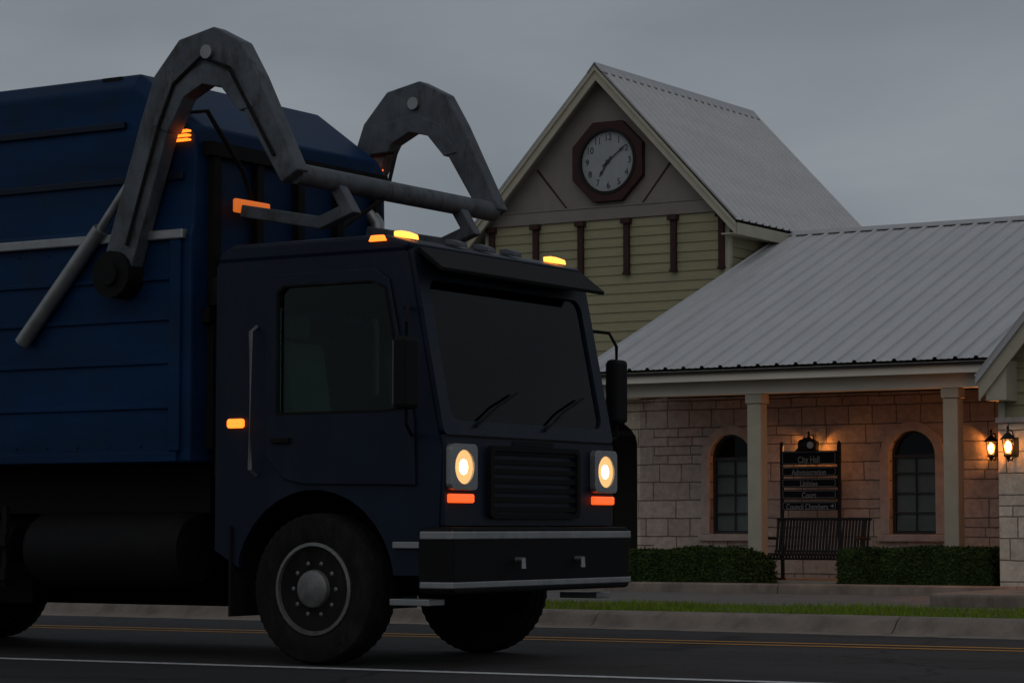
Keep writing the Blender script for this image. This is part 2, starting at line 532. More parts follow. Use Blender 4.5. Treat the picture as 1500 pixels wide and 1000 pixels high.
# grass blades on the verge
gb = bmesh.new()
for i in range(30000):
    x = rnd.uniform(-24, -4.5); y = rnd.uniform(20.96, 23.62)
    clump = .75 + .35 * math.sin(x * 2.1 + y * 3.3) * math.sin(x * .7 - y * 1.9)
    h = rnd.uniform(.035, .085) * clump; a = rnd.uniform(0, PI); wd = rnd.uniform(.004, .008)
    ca, sa = math.cos(a) * wd, math.sin(a) * wd
    lx, ly = rnd.uniform(-.03, .03), rnd.uniform(-.03, .03)
    gb.faces.new([gb.verts.new(p) for p in ((x - ca, y - sa, .12), (x + ca, y + sa, .12), (x + lx, y + ly, .13 + h))])
g = MB(); g.bm.free(); g.bm = gb
tag(g.build('verge_grass', 'grass'), 'short green grass on the verge behind the street kerb', 'grass', kind='stuff')


# ------------------------------------------------------------------ hedges
def leaf_cloud(bm, pts_fn, n, smin, smax):
    for i in range(n):
        p, nrm = pts_fn()
        s = rnd.uniform(smin, smax)
        u = Vector((rnd.gauss(0, 1), rnd.gauss(0, 1), rnd.gauss(0, 1))).normalized()
        d = (nrm + u * .9).normalized()
        t = d.cross(u)
        if t.length < 1e-3: continue
        t.normalize(); v = d.cross(t)
        bm.faces.new([bm.verts.new(p + q) for q in (-t * s * .5, v * s * .9 - t * s * .05, t * s * .5, -v * s * .9 + t * s * .05)])


def hedge(name, x0, x1, y0, y1, z0, z1, label, wob, roundr, n):
    root = thing(name, ((x0 + x1) / 2, (y0 + y1) / 2, z0 - .01), label, 'hedge', 'clipped hedges along the porch')
    ph = rnd.uniform(0, 6)

    def top(x):
        e = 0
        if roundr:
            d = min(x - x0, x1 - x)
            if d < roundr: e = (1 - math.sqrt(max(0, 1 - ((roundr - d) / roundr) ** 2))) * .75 * (z1 - z0)
        return z1 - e + wob * (math.sin(x * 3.1 + ph) + .6 * math.sin(x * 7.7 + 2 * ph) + .5 * math.sin(x * 15))

    def pick():
        x = rnd.uniform(x0, x1); zt = top(x)
        f = rnd.random()
        j = Vector((rnd.gauss(0, .018), rnd.gauss(0, .018), rnd.gauss(0, .018)))
        if f < .34: return Vector((x, rnd.uniform(y0, y1), zt)) + j, Vector((0, 0, 1))
        if f < .82: return Vector((x, y0 + .03 * math.sin(x * 9 + ph), z0 + (zt - z0) * rnd.random())) + j, Vector((0, -1, .2))
        if f < .88: return Vector((x, y1, z0 + (zt - z0) * rnd.random())) + j, Vector((0, 1, .2))
        e = x0 if rnd.random() < .4 else x1
        s = 1 if e == x1 else -1
        return Vector((e + rnd.uniform(-.06, .02) * s, rnd.uniform(y0, y1), z0 + (top(e - s * .08) - z0) * rnd.random())) + j, Vector((s, 0, .2))
    b = MB()
    leaf_cloud(b.bm, pick, n, .014, .034)
    b.build('foliage', 'hedge', root, origin=root.location)
    t = MB()
    xs = x0 + .12
    k = 24
    for i in range(k):
        a = x0 + .09 + (x1 - x0 - .18) * i / k; c = x0 + .09 + (x1 - x0 - .18) * (i + 1) / k
        t.box((a, y0 + .07, z0), (c - .002, y1 - .05, min(top(a), top(c)) - .07))
    t.build('twigs', 'hedge_wood', root, origin=root.location)
    return root


hedge('hedge', -14.03, -11.93, 30.42, 31.08, .17, .63, 'square clipped dark hedge under the right arched window, beside the stone pier', .014, 0, 40000)
hedge('hedge', -18.6, -15.3, 30.42, 31.12, .17, .60, 'longer shaggy rounded hedge under the left arched window, beside the passing truck', .026, .4, 52000)

# ------------------------------------------------------------------ town hall
TH = thing('town_hall', (-16, 33.5, .0), 'stone town hall with pale metal roofs, columned porch and gabled clock tower', 'building')
O = TH.location


def hall(name, mb, m, parent=None, **k):
    return mb.build(name, m, parent or TH, origin=O, **k)


FZ = .2
YW = 33.5
W1, W2, WH = -17.18, -14.29, .36
ZS = 1.95
wall = MB()
wall.plate([(-18.72, FZ), (-11.6, FZ), (-11.6, 2.86), (-18.72, 2.86)],
           [arch(W1, WH, .83, ZS), arch(W2, WH, .83, ZS)], 'y', YW, YW + .3)
hall('stone_wall', wall, 'stone')
# arched entry left of the wall, under the tower
aw = MB()
aw.plate([(-23.3, FZ), (-22.3, FZ)] + [(-22.3, 2.2)] + [(-20.55 - 1.75 * math.cos(PI * k / 18), 2.2 + .63 * math.sin(PI * k / 18)) for k in range(1, 18)] + [(-18.8, 2.2), (-18.8, FZ), (-18.725, FZ), (-18.725, 3.05), (-23.3, 3.05)], [], 'y', YW + .05, YW + .4)
hall('entry_arch_wall', aw, 'pale_stone')
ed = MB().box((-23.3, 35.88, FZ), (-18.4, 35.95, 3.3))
ed_ = hall('entry_dark_backing', ed, 'dark_void')  # near-black sheet behind the doors, the passage's shade put into its colour
for k in range(5):
    x = -22.6 + k * .98
    hall('door_frame', MB().plate([(x, FZ + .005), (x + .94, FZ + .005), (x + .94, 2.5), (x, 2.5)], [[(x + .08, FZ + .2), (x + .86, FZ + .2), (x + .86, 2.42), (x + .08, 2.42)]], 'y', 35.83, 35.875), 'window_frame', ed_)
hall('entry_side_wall', MB().box((-18.72, YW + .305, FZ), (-18.42, 35.82, 3.0)), 'stone')
hall('entry_side_wall', MB().box((-23.3, YW + .41, FZ), (-23.0, 35.82, 3.0)), 'stone')
for cx in (W1, W2):
    ring = MB()
    ring.plate(arch(cx, WH + .13, .83, ZS), [arch(cx, WH - .005, .835, ZS - .001)], 'y', YW - .03, YW + .012)
    hall('window_surround', ring, 'stone_trim', bevel=.008)
    fr = MB()
    fr.plate(arch(cx, WH, .832, ZS), [arch(cx, WH - .04, .875, ZS)], 'y', YW + .12, YW + .17)
    f = hall('window', fr, 'window_frame')
    hall('sill', MB().box((cx - .52, YW - .09, .73), (cx + .52, YW + .1, .828)), 'stone_trim', f, bevel=.012)
    hall('pane', MB().prism(arch(cx, WH - .03, .86, ZS), 'y', YW + .155, YW + .160), 'window_glass', f)
    mu = MB()
    for zz in (1.14, 1.42, 1.70):
        mu.box((cx - WH + .03, YW + .118, zz - .011), (cx + WH - .03, YW + .152, zz + .011))
    mu.box((cx - WH + .03, YW + .116, ZS - .03), (cx + WH - .03, YW + .15, ZS + .02))
    mu.box((cx - .009, YW + .121, .88), (cx + .009, YW + .149, ZS - .03))
    hall('muntins', mu, 'window_frame', f)
    bl = MB()
    z = .88
    while z < ZS - .03:
        bl.poly([(cx - WH + .04, YW + .192, z + .027), (cx + WH - .04, YW + .192, z + .027), (cx + WH - .04, YW + .172, z + .002), (cx - WH + .04, YW + .172, z + .002)])
        z += .027
    hall('blind', bl, 'blind', f)
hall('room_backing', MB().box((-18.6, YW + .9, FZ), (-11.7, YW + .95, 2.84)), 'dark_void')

# porch: columns, beam, fascia, ceiling
for cx in (-18.42, -15.77, -12.87):
    c = MB(); c.box((cx - .105, 31.45, FZ), (cx + .105, 31.66, 2.64))
    co = hall('column', c, 'trim', bevel=.012)
    hall('capital', MB().box((cx - .125, 31.43, 2.645), (cx + .125, 31.68, 2.775)), 'trim', co, bevel=.008)
    hall('column_base', MB().box((cx - .13, 31.42, FZ - .002), (cx + .13, 31.69, FZ + .1)), 'trim', co, bevel=.008)
hall('porch_beam', MB().box((-18.55, 31.44, 2.78), (-11.8, 31.67, 2.975)), 'fascia')
fa = MB(); fa.box((-18.34, 31.13, 2.955), (-11.75, 31.17, 3.06)); fa.box((-18.34, 31.09, 3.063), (-11.75, 31.17, 3.105))
hall('eave_fascia', fa, 'fascia')
hall('porch_ceiling', MB().box((-18.34, 31.172, 2.98), (-11.6, YW + .3, 3.01)), 'soffit')


def roof_sheet(o, along, up, length, slen, pitch, rh=.032, rw=.036):
    """ribbed metal sheet: runs `length` along, `slen` up the slope"""
    along = Vector(along).normalized(); up = Vector(up).normalized(); nrm = along.cross(up)
    if nrm.z < 0: nrm = -nrm
    prof = []
    n = int(length / pitch)
    for i in range(n + 1):
        x = i * length / n
        for dx, h in ((-rw, 0), (-rw * .55, rh), (rw * .55, rh), (rw, 0)):
            if 0 <= x + dx <= length: prof.append((x + dx, h))
        if i < n:
            for q in (.33, .67):
                xm = x + q * length / n
                prof += [(xm - .02, 0), (xm, .006), (xm + .02, 0)]
    b = MB()
    A = [b.bm.verts.new(Vector(o) + along * x + nrm * h) for x, h in prof]
    B = [b.bm.verts.new(Vector(o) + along * x + nrm * h + up * slen) for x, h in prof]
    for i in range(len(A) - 1):
        b.bm.faces.new((A[i], A[i + 1], B[i + 1], B[i]))
    return b


EY, EZ, RY, RZ = 31.03, 3.115, 37.8, 5.76
up = Vector((0, RY - EY, RZ - EZ))
XR = -6.0
XL = -18.37
hall('porch_roof', roof_sheet((XL, EY, EZ + .02), (1, 0, 0), up, XR - XL, up.length, .285), 'roof')
upb = Vector((0, -(RY - EY), RZ - EZ))
hall('rear_roof', roof_sheet((XL, 2 * RY - EY, EZ + .02), (1, 0, 0), upb, XR - XL, upb.length, .285), 'roof')
sl = (RZ - EZ) / (RY - EY)
dk = MB()
dk.prism([(EY + .05, EZ - .02), (RY, RZ - .03), (2 * RY - EY - .05, EZ - .02), (2 * RY - EY - .05, EZ - .06), (RY, RZ - .12), (EY + .05, EZ - .06)], 'x', XL + .03, XR)
hall('roof_deck', dk, 'dark_void')
cap = MB()
cap.prism([(RY - .19, RZ + .058 - .19 * sl), (RY, RZ + .066), (RY + .19, RZ + .058 - .19 * sl), (RY + .19, RZ + .046 - .19 * sl), (RY, RZ + .054), (RY - .19, RZ + .046 - .19 * sl)], 'x', XL + .15, XR)
hall('ridge_cap', cap, 'roof_cap')
rk = MB()
rk.prism([(EY + .06, EZ + .01), (RY, RZ), (2 * RY - EY - .06, EZ + .01), (2 * RY - EY - .06, EZ - .17), (RY, RZ - .18), (EY + .06, EZ - .17)], 'x', XL + .005, XL + .028)
hall('end_rake', rk, 'trim')
eb = MB(); eb.prism([(31.7, 3.0), (31.9, 3.3), (RY, RZ - .2), (43.6, 3.3), (43.6, FZ), (41.25, FZ), (41.25, 3.0)], 'x', -18.3, -18.22)
hall('end_wall', eb, 'siding')
hall('back_wall', MB().box((-18.2, 43.4, FZ), (-6.2, 43.6, 3.05)), 'siding')

# clock tower
TY, TXC, THW = 36.0, -20.77, 2.32
TL, TR = TXC - THW, TXC + THW
APZ, TEZ, TEX = 8.5, 5.78, 2.58
tsl = (APZ - TEZ) / TEX


def lap(mb, axis, a0, a1, z0, z1, pos, sgn, pitch=.155):
    """clapboard cladding: each board overhangs the one below"""
    z = z0
    while z < z1 - .01:
        zt = min(z + pitch, z1)
        p = [(pos + sgn * .024, z), (pos + sgn * .004, zt), (pos - sgn * .02, zt), (pos - sgn * .02, z)]
        mb.prism(p, 'x' if axis == 'x' else 'y', a0, a1) if axis == 'x' else mb.prism([(q[0], q[1]) for q in p], 'y', a0, a1)
        z = zt


ts = MB(); lap(ts, 'x', TL + .1, TR - .1, 2.9, 5.99, TY, -1)
hall('tower_siding', ts, 'siding')
ts2 = MB()
lap(ts2, 'y', TY + .06, 41.1, 4.8, 5.75, TR - .02, 1)
hall('tower_side_siding', ts2, 'siding')
ts2 = MB(); lap(ts2, 'y', TY + .06, 41.1, 2.6, 5.75, TL + .02, -1)
hall('tower_side_siding', ts2, 'siding')
hall('tower_back_wall', MB().box((TL, 41.1, FZ), (TR, 41.2, 5.75)), 'siding')
hall('corner_board', MB().box((TR - .1, TY - .035, 4.9), (TR + .01, TY + .06, 5.99)), 'trim')
hall('corner_board', MB().box((TL - .01, TY - .035, 2.9), (TL + .1, TY + .06, 5.99)), 'trim')
gp = MB()
gp.prism([(TXC - 2.12, 6.22), (TXC + 2.12, 6.22), (TXC, APZ - .09)], 'y', TY - .01, TY + .12)
hall('gable_panel', gp, 'gable')
bd = MB(); bd.prism([(TXC - 2.31, 5.995), (TXC + 2.31, 5.995), (TXC + 2.13, 6.2), (TXC - 2.13, 6.2)], 'y', TY - .045, TY + .05); bd.prism([(TXC - 2.13, 6.2), (TXC + 2.13, 6.2), (TXC + 2.11, 6.225), (TXC - 2.11, 6.225)], 'y', TY - .06, TY + .05)
hall('frieze_board', bd, 'gable', bevel=.005)
# diagonal battens of the gable panelling
for s in (-1, 1):
    bt = MB()
    a = (TXC + s * .72, 6.226); b_ = (TXC + s * 1.30, 6.92)
    n = Vector((b_[1] - a[1], -(b_[0] - a[0]))).normalized() * .018
    bt.prism([(a[0] + n.x, a[1]), (b_[0] + n.x, b_[1] + n.y), (b_[0] - n.x, b_[1] - n.y), (a[0] - n.x, a[1])], 'y', TY - .022, TY + .02)
    hall('gable_batten', bt, 'red_wood')
for i in range(6):
    px = TXC - 2.2 + .875 * i + .02
    p = MB(); p.box((px - .05, TY - .09, 5.1), (px + .05, TY - .025, 5.9)); p.box((px - .085, TY - .14, 5.9), (px + .085, TY - .025, 5.99)); p.box((px - .06, TY - .11, 5.06), (px + .06, TY - .025, 5.1))
    hall('bracket_post', p, 'red_wood', bevel=.006)
for s, nm in ((1, 'tower_roof'), (-1, 'tower_roof')):
    e = (TXC + s * TEX, 35.66, TEZ + .03)
    u = Vector((-s * TEX, 0, APZ - TEZ))
    hall(nm, roof_sheet(e, (0, 1, 0), u, 41.5 - 35.66, u.length, .235), 'roof')
rb = MB()
rb.prism([(TXC - TEX + .02, TEZ - .02), (TXC, APZ - .01), (TXC + TEX - .02, TEZ - .02), (TXC + TEX - .02, TEZ - .2), (TXC, APZ - .21), (TXC - TEX + .02, TEZ - .2)], 'y', 35.70, 35.745)
hall('front_rake_board', rb, 'trim')
rb2 = MB()
rb2.prism([(TXC - TEX + .01, TEZ + .0), (TXC, APZ + .012), (TXC + TEX - .01, TEZ + .0), (TXC + TEX - .01, TEZ - .06), (TXC, APZ - .05), (TXC - TEX + .01, TEZ - .06)], 'y', 35.665, 35.697)
hall('rake_trim', rb2, 'trim')
sf = MB()
sf.prism([(TXC - TEX + .06, TEZ - .06), (TXC, APZ - .07), (TXC + TEX - .06, TEZ - .06), (TXC + TEX - .06, TEZ - .09), (TXC, APZ - .1), (TXC - TEX + .06, TEZ - .09)], 'y', 35.746, 41.4)
hall('tower_soffit', sf, 'gable')
for s in (-1, 1):
    ef = MB()
    x = TXC + s * (TEX - .02)
    ef.box((x - .018, 35.75, TEZ - .2), (x + .018, 41.45, TEZ - .015))
    ef.box((x - s * .02, 35.75, TEZ - .19), (TXC + s * (THW - .03), 41.1, TEZ - .17))
    hall('tower_eave_fascia', ef, 'trim')
tc_ = MB()
tc_.prism([(TXC - .14, APZ + .07 - .14 * tsl), (TXC, APZ + .085), (TXC + .14, APZ + .07 - .14 * tsl), (TXC + .14, APZ + .055 - .14 * tsl), (TXC, APZ + .07), (TXC - .14, APZ + .055 - .14 * tsl)], 'y', 35.66, 41.5)
hall('tower_ridge_cap', tc_, 'roof_cap')
# small roof over the arched entry
eu = Vector((0, 2.75, .5))
hall('entry_roof', roof_sheet((-23.5, 33.2, 3.0), (1, 0, 0), eu, 5.0, eu.length, .285), 'roof')
hall('entry_fascia', MB().box((-23.5, 33.24, 2.86), (-18.6, 33.28, 2.99)), 'trim')

# projecting gabled wing at the right
WX0, WX1, WY = -11.64, -5.9, 30.0
hall('wing_stone_wall', MB().box((WX0, WY, .0), (WX1, WY + .3, 2.23)), 'pale_stone')
hall('wing_stone_cap', MB().box((WX0 - .02, WY - .05, 2.232), (WX1, WY + .25, 2.3)), 'stone_trim', bevel=.01)
wsl = 1.16
WAX = (WX0 + WX1) / 2
WAZ = 2.8 + (WAX - (WX0 - .08)) * wsl
wsd = MB(); lap(wsd, 'x', WX0 + .09, WX1, 2.302, 3.0, WY + .06, -1)
hall('wing_siding', wsd, 'siding')
hall('wing_corner_board', MB().box((WX0, WY + .02, 2.302), (WX0 + .085, WY + .1, 2.95)), 'trim')
wg = MB(); wg.prism([(WX0 + .1, 3.002), (WX1 - .1, 3.002), (WAX, WAZ - .2)], 'y', WY + .05, WY + .15)
hall('wing_gable', wg, 'siding')
hall('wing_side_wall', MB().box((WX0, WY + .302, .0), (WX0 + .2, 33.49, 2.8)), 'stone')
hall('wing_right_wall', MB().box((WX1 - .2, WY + .302, .0), (WX1, 43, 2.8)), 'stone')
wr = MB()
x0 = WX0 - .1
wr.prism([(x0, 2.74), (WAX, WAZ + .02), (2 * WAX - x0, 2.74), (2 * WAX - x0, 2.5), (WAX, WAZ - .22), (x0, 2.5)], 'y', 29.62, 29.665)
hall('wing_rake_board', wr, 'trim')
wt = MB()
wt.prism([(x0 - .03, 2.77), (WAX, WAZ + .075), (2 * WAX - x0 + .03, 2.77), (2 * WAX - x0 + .03, 2.70), (WAX, WAZ + .0), (x0 - .03, 2.70)], 'y', 29.575, 29.617)
hall('wing_rake_trim', wt, 'roof_cap')
hall('wing_cornice_block', MB().box((WX0 - .03, 29.67, 2.5), (WX0 + .24, WY + .12, 3.0)), 'trim', bevel=.008)
for s in (1, -1):
    e = (WAX - s * (WAX - x0 + .02), 29.56, 2.79)
    u = Vector((s * (WAX - x0 + .02), 0, WAZ + .07 - 2.79))
    hall('wing_roof', roof_sheet(e, (0, 1, 0), u, 7.5, u.length, .235), 'roof')

# ------------------------------------------------------------------ clock
CX, CY, CZ = -20.66, TY - .012, 6.95
CL = thing('wall_clock', (CX, CY, CZ), 'round white clock in a dark red octagonal frame on the tower gable', 'clock')
oc = lambda r: [(r * math.cos(PI / 8 + k * PI / 4) / math.cos(PI / 8), r * math.sin(PI / 8 + k * PI / 4) / math.cos(PI / 8)) for k in range(8)]
circ = lambda r, n=48: [(r * math.cos(2 * PI * k / n), r * math.sin(2 * PI * k / n)) for k in range(n)]
MB().plate(oc(.665), [circ(.52)], 'y', -.11, 0).build('clock_frame', 'clock_frame', CL, bevel=.012)
MB().plate(circ(.545), [circ(.5)], 'y', -.125, -.05).build('bezel', 'iron', CL)
fc = MB().prism(circ(.515), 'y', -.06, -.01).build('clock_face', 'clock_face', CL)
for k in range(1, 13):
    a = R(90 - 30 * k)
    text('numeral', str(k), .15, 'clock_ink', fc, (.40 * math.cos(a), -.062, .40 * math.sin(a)), sx=.95, off=0)


def hand(name, ang, ln, wd, y, tail):
    d = Vector((math.sin(ang), math.cos(ang))); n = Vector((d.y, -d.x))
    P = lambda t, s: tuple(d * t + n * s)
    MB().prism([P(-tail, wd * .7), P(ln * .62, wd * .55), P(ln * .7, wd * 1.3), P(ln, 0), P(ln * .7, -wd * 1.3), P(ln * .62, -wd * .55), P(-tail, -wd * .7)], 'y', y, y + .006).build(name, 'clock_ink', CL)


hand('hour_hand', R(30 * 7.15), .30, .022, -.075, .1)
hand('minute_hand', R(53), .43, .016, -.086, .13)
MB().lathe([(.03, -.1), (.03, -.06)], axis='y', seg=16).build('hand_hub', 'clock_ink', CL)


# ------------------------------------------------------------------ wall lanterns
def lantern(loc, label, wall_gap, power=52):
    t = thing('wall_lantern', loc, label, 'lantern', 'lit wall lanterns')
    g = wall_gap
    MB().box((-.05, g - .02, -.12), (.05, g, .12)).build('back_plate', 'iron', t, bevel=.006)
    MB().tube([(0, g - .01, -.06), (0, g * .55, -.17), (0, 0, -.155)], .011, 8).build('lower_bracket', 'iron', t, smooth=True)
    MB().tube([(0, g - .01, .08), (0, g * .6, .2), (0, 0, .2)], .01, 8).build('upper_bracket', 'iron', t, smooth=True)
    MB().lathe([(.012, .205), (.012, .18), (.03, .165), (.05, .145), (.095, .098), (.10, .085), (.085, .085)], seg=20).lathe([(.004, .26), (.018, .235), (.012, .21)], seg=12).build('cap', 'iron', t, smooth=True)
    cage = MB()
    for k in range(6):
        a = k * PI / 3
        cage.tube([(.078 * math.cos(a), .078 * math.sin(a), .085), (.05 * math.cos(a), .05 * math.sin(a), -.1)], .004, 6)
    cage.lathe([(.055, -.1), (.055, -.115), (.03, -.135), (.014, -.165), (.006, -.19)], seg=16)
    cage.build('cage', 'iron', t)
    gl = MB()
    for k in range(6):
        a0, a1 = k * PI / 3, (k + 1) * PI / 3
        gl.poly([(.076 * math.cos(a0), .076 * math.sin(a0), .083), (.076 * math.cos(a1), .076 * math.sin(a1), .083), (.049 * math.cos(a1), .049 * math.sin(a1), -.098), (.049 * math.cos(a0), .049 * math.sin(a0), -.098)])
    gl.build('glass', 'lamp_glass', t)
    MB().lathe([(.01, -.08), (.028, -.055), (.040, -.005), (.032, .035), (.012, .07)], seg=16).build('bulb', 'bulb', t, smooth=True)
    ld = bpy.data.lights.new('lantern_light', 'POINT')
    ld.energy = power; ld.color = (1, .34, .075); ld.shadow_soft_size = .035
    lo = bpy.data.objects.new('lantern_light', ld); C.objects.link(lo); lo.parent = t; lo.location = (0, -.045, -.0)
    return t


lantern((-13.01, 33.26, 2.03), 'lit black iron lantern on the recessed porch wall right of the last column', .24)
lantern((-11.42, 29.76, 1.93), 'lit black iron lantern on the front of the projecting stone pier', .24)
lantern((-15.80, 33.27, 2.06), 'lit lantern glowing from behind the black directory sign', .23, 28)

# ------------------------------------------------------------------ directory sign
SX, SY = -15.62, 32.9
SG = thing('directory_sign', (SX, SY, FZ), 'black five panel directory sign topped with a little locomotive boiler', 'sign')
for s in (-1, 1):
    MB().box((s * .45 - .022, .02, 0), (s * .45 + .022, .06, 1.9)).lathe([(.03, 1.9), (.03, 1.92), (.012, 1.96)], c=(s * .45, .04, 0), seg=12).build('post', 'iron', SG)
rows = [('City Hall', 2.02, 1.825, .125), ('Administration', 1.795, 1.66, .115), ('Utilities', 1.628, 1.498, .115), ('Court', 1.465, 1.337, .115), ('Council Chambers', 1.30, 1.172, .112)]


def rrect(x0, x1, z0, z1, r, n=4):
    p = []
    for cx, cz, a in ((x1 - r, z1 - r, 0), (x0 + r, z1 - r, 90), (x0 + r, z0 + r, 180), (x1 - r, z0 + r, 270)):
        p += [(cx + r * math.cos(R(a + 90 * k / n)), cz + r * math.sin(R(a + 90 * k / n))) for k in range(n + 1)]
    return p


for wd, zt, zb, sz in rows:
    zt -= FZ; zb -= FZ
    pn = MB().prism(rrect(-.43, .43, zb, zt, .025), 'y', -.012, .018).build('panel', 'sign_black', SG)
    MB().plate(rrect(-.415, .415, zb + .012, zt - .012, .022), [rrect(-.409, .409, zb + .018, zt - .018, .017)], 'y', -.0145, -.010).build('border', 'sign_letter', pn)
    dx = -.03 if wd.startswith('Council') else 0
    text('lettering', wd, sz, 'sign_letter', pn, (dx, -.0145, (zt + zb) / 2 - (.015 if wd != 'City Hall' else .03)), sx=.78, off=.001)
    if wd.startswith('Council'):
        zc = (zt + zb) / 2
        MB().prism([(.335, zc - .012), (.362, zc - .012), (.362, zc - .03), (.395, zc), (.362, zc + .03), (.362, zc + .012), (.335, zc + .012)], 'y', -.015, -.010).build('arrow', 'sign_letter', pn)
lo = MB()
lo.tube([(-.13, .0, 1.90), (.06, -.02, 1.90)], [.085, .085], 20)
lo.lathe([(.085, 0), (.095, .012), (.085, .03), (.06, .035), (.03, .05), (.004, .052)], c=(.06, -.02, 1.9), axis='x', seg=20)
lo.tube([(.0, -.01, 1.97), (.0, -.01, 2.03)], [.018, .026], 10)
lo.lathe([(.03, 1.975), (.028, 2.0), (.01, 2.012)], c=(-.07, 0, 0), seg=12)
lo.prism([(-.2, 1.82), (.13, 1.82), (.08, 1.86), (-.15, 1.87)], 'y', -.05, .03)
tp = lo.build('locomotive_ornament', 'iron', SG, smooth=True)
pl = MB().lathe([(.048, .0), (.05, .006), (.042, .008), (.012, .008), (.01, .012)], c=(.07, -.04, 1.9), axis='y', seg=24)
for v in pl.bm.verts: v.co.y = -.075 - (v.co.y + .04) - .03
pl.build('number_plate', 'steel', tp)

# ------------------------------------------------------------------ bench
BX, BY, BZ = -15.07, 31.9, FZ
BN = thing('bench', (BX, BY, BZ), 'black metal slatted bench in the porch under the directory sign', 'bench')
hw = .72
sp_ = MB(); bp_ = MB()
prof_s = [(-.24, .30), (-.26, .34), (-.22, .375), (0, .36), (.16, .355)]
prof_b = [(.18, .37), (.21, .42), (.25, .62), (.30, .84)]
nsl = 30
for i in range(nsl):
    x = -hw + .03 + (2 * hw - .06) * i / (nsl - 1)
    for mb, pr in ((sp_, prof_s), (bp_, prof_b)):
        for (a, b_) in zip(pr, pr[1:]):
            d = Vector((0, b_[0] - a[0], b_[1] - a[1])).normalized(); n = Vector((0, -d.z, d.y)) * .004
            A0, B0 = Vector((0, *a)), Vector((0, *b_))
            q = []
            for P_ in (A0, B0):
                for sx_, sn in ((-.017, -1), (.017, -1), (.017, 1), (-.017, 1)):
                    q.append(mb.bm.verts.new((x + sx_, P_.y + n.y * sn, P_.z + n.z * sn)))
            for f in ((0, 1, 2, 3), (7, 6, 5, 4), (0, 4, 5, 1), (1, 5, 6, 2), (2, 6, 7, 3), (3, 7, 4, 0)):
                mb.bm.faces.new([q[k] for k in f])
sp_.tube([(-hw, -.235, .30), (hw, -.235, .30)], .016, 8).tube([(-hw, .17, .352), (hw, .17, .352)], .016, 8)
bp_.tube([(-hw, .305, .845), (hw, .305, .845)], .018, 8).tube([(-hw, .215, .40), (hw, .215, .40)], .014, 8)
sp_.build('seat', 'iron', BN); bp_.build('backrest', 'iron', BN)
for s in (-1, 1):
    x = s * (hw - .12)
    MB().tube([(x, -.2, 0), (x, -.2, .33)], .02, 8).tube([(x, .2, 0), (x, .2, .36), (x, .31, .84)], .02, 8).tube([(x, -.26, .012), (x, .28, .012)], .018, 8).build('leg', 'iron', BN)
    x = s * hw
    MB().tube([(x, -.23, .34), (x, -.24, .54), (x, -.16, .58), (x, .24, .575)], .016, 8).build('armrest', 'iron', BN)


# ------------------------------------------------------------------ trees behind
def tree(x, y, h, r, label, n):
    t = thing('tree', (x, y, -.03), label, 'tree', 'dark trees beyond the hall')
    tr = MB()
    th = h * .42
    tr.tube([(0, 0, 0), (.06, .02, th * .5), (-.04, .05, th), (.05, 0, h * .72)], [.2 + h * .012, .17 + h * .008, .13, .05], 9)
    blobs = []
    for k in range(9):
        a = k * 2.4 + rnd.random(); zz = rnd.uniform(.5, .86) * h; rr = r * rnd.uniform(.35, .7)
        e = Vector((rr * math.cos(a), rr * math.sin(a), zz))
        s0 = Vector((0, 0, rnd.uniform(.75, 1.1) * th))
        tr.tube([s0, (s0 + e) / 2 + Vector((0, 0, -.1)), e], [.08, .05, .02], 6)
        blobs.append((e, r * rnd.uniform(.38, .55)))
    for k in range(6):
        a = rnd.random() * 6.3
        blobs.append((Vector((r * .3 * math.cos(a), r * .3 * math.sin(a), h * rnd.uniform(.6, .92))), r * rnd.uniform(.35, .5)))
    tr.build('trunk', 'bark', t, smooth=True)

    def pick():
        c, br = rnd.choice(blobs)
        d = Vector((rnd.gauss(0, 1), rnd.gauss(0, 1), rnd.gauss(0, .8))).normalized()
        return c + d * br * (rnd.random() ** .45), (d + Vector((0, 0, .5))).normalized()
    cr_ = MB(); leaf_cloud(cr_.bm, pick, n, .1, .24)
    cr_.build('crown', 'tree_leaf', t)


tree(-45.5, 60, 6.4, 3.0, 'low broad dark tree far left beyond the clock tower', 4200)
tree(-40.6, 62, 5.6, 2.6, 'smaller dark tree beside the clock tower, seen through the truck cab', 4200)
tree(-50.5, 58, 7.2, 3.2, 'tallest dark tree hidden behind the truck body', 3000)
tree(-36.5, 70, 5.0, 2.8, 'rounded dark tree behind the arched entry', 3000)

# ------------------------------------------------------------------ front loading refuse truck
TX, TYC = -9.28, 15.15
TK = thing('refuse_truck', (TX, TYC, 0), 'dark blue cab over front loading refuse truck with headlamps lit, driving past', 'truck')


def part(name, mb, m, parent=None, **k):
    return mb.build(name, m, parent or TK, **k)


HW = 1.22
# body: long ribbed box with chamfered top
def bring(x, k):
    p = [(-HW, 1.40), (-HW, 3.02), (-HW + .03, 3.1), (-HW + .05, 4.14), (-HW + .13, 4.25), (HW - .13, 4.25), (HW - .05, 4.14), (HW - .03, 3.1), (HW, 3.02), (HW, 1.40)]
    return [(x, y, z if z < 3.5 else 3.1 + (z - 3.1) * k) for y, z in p]


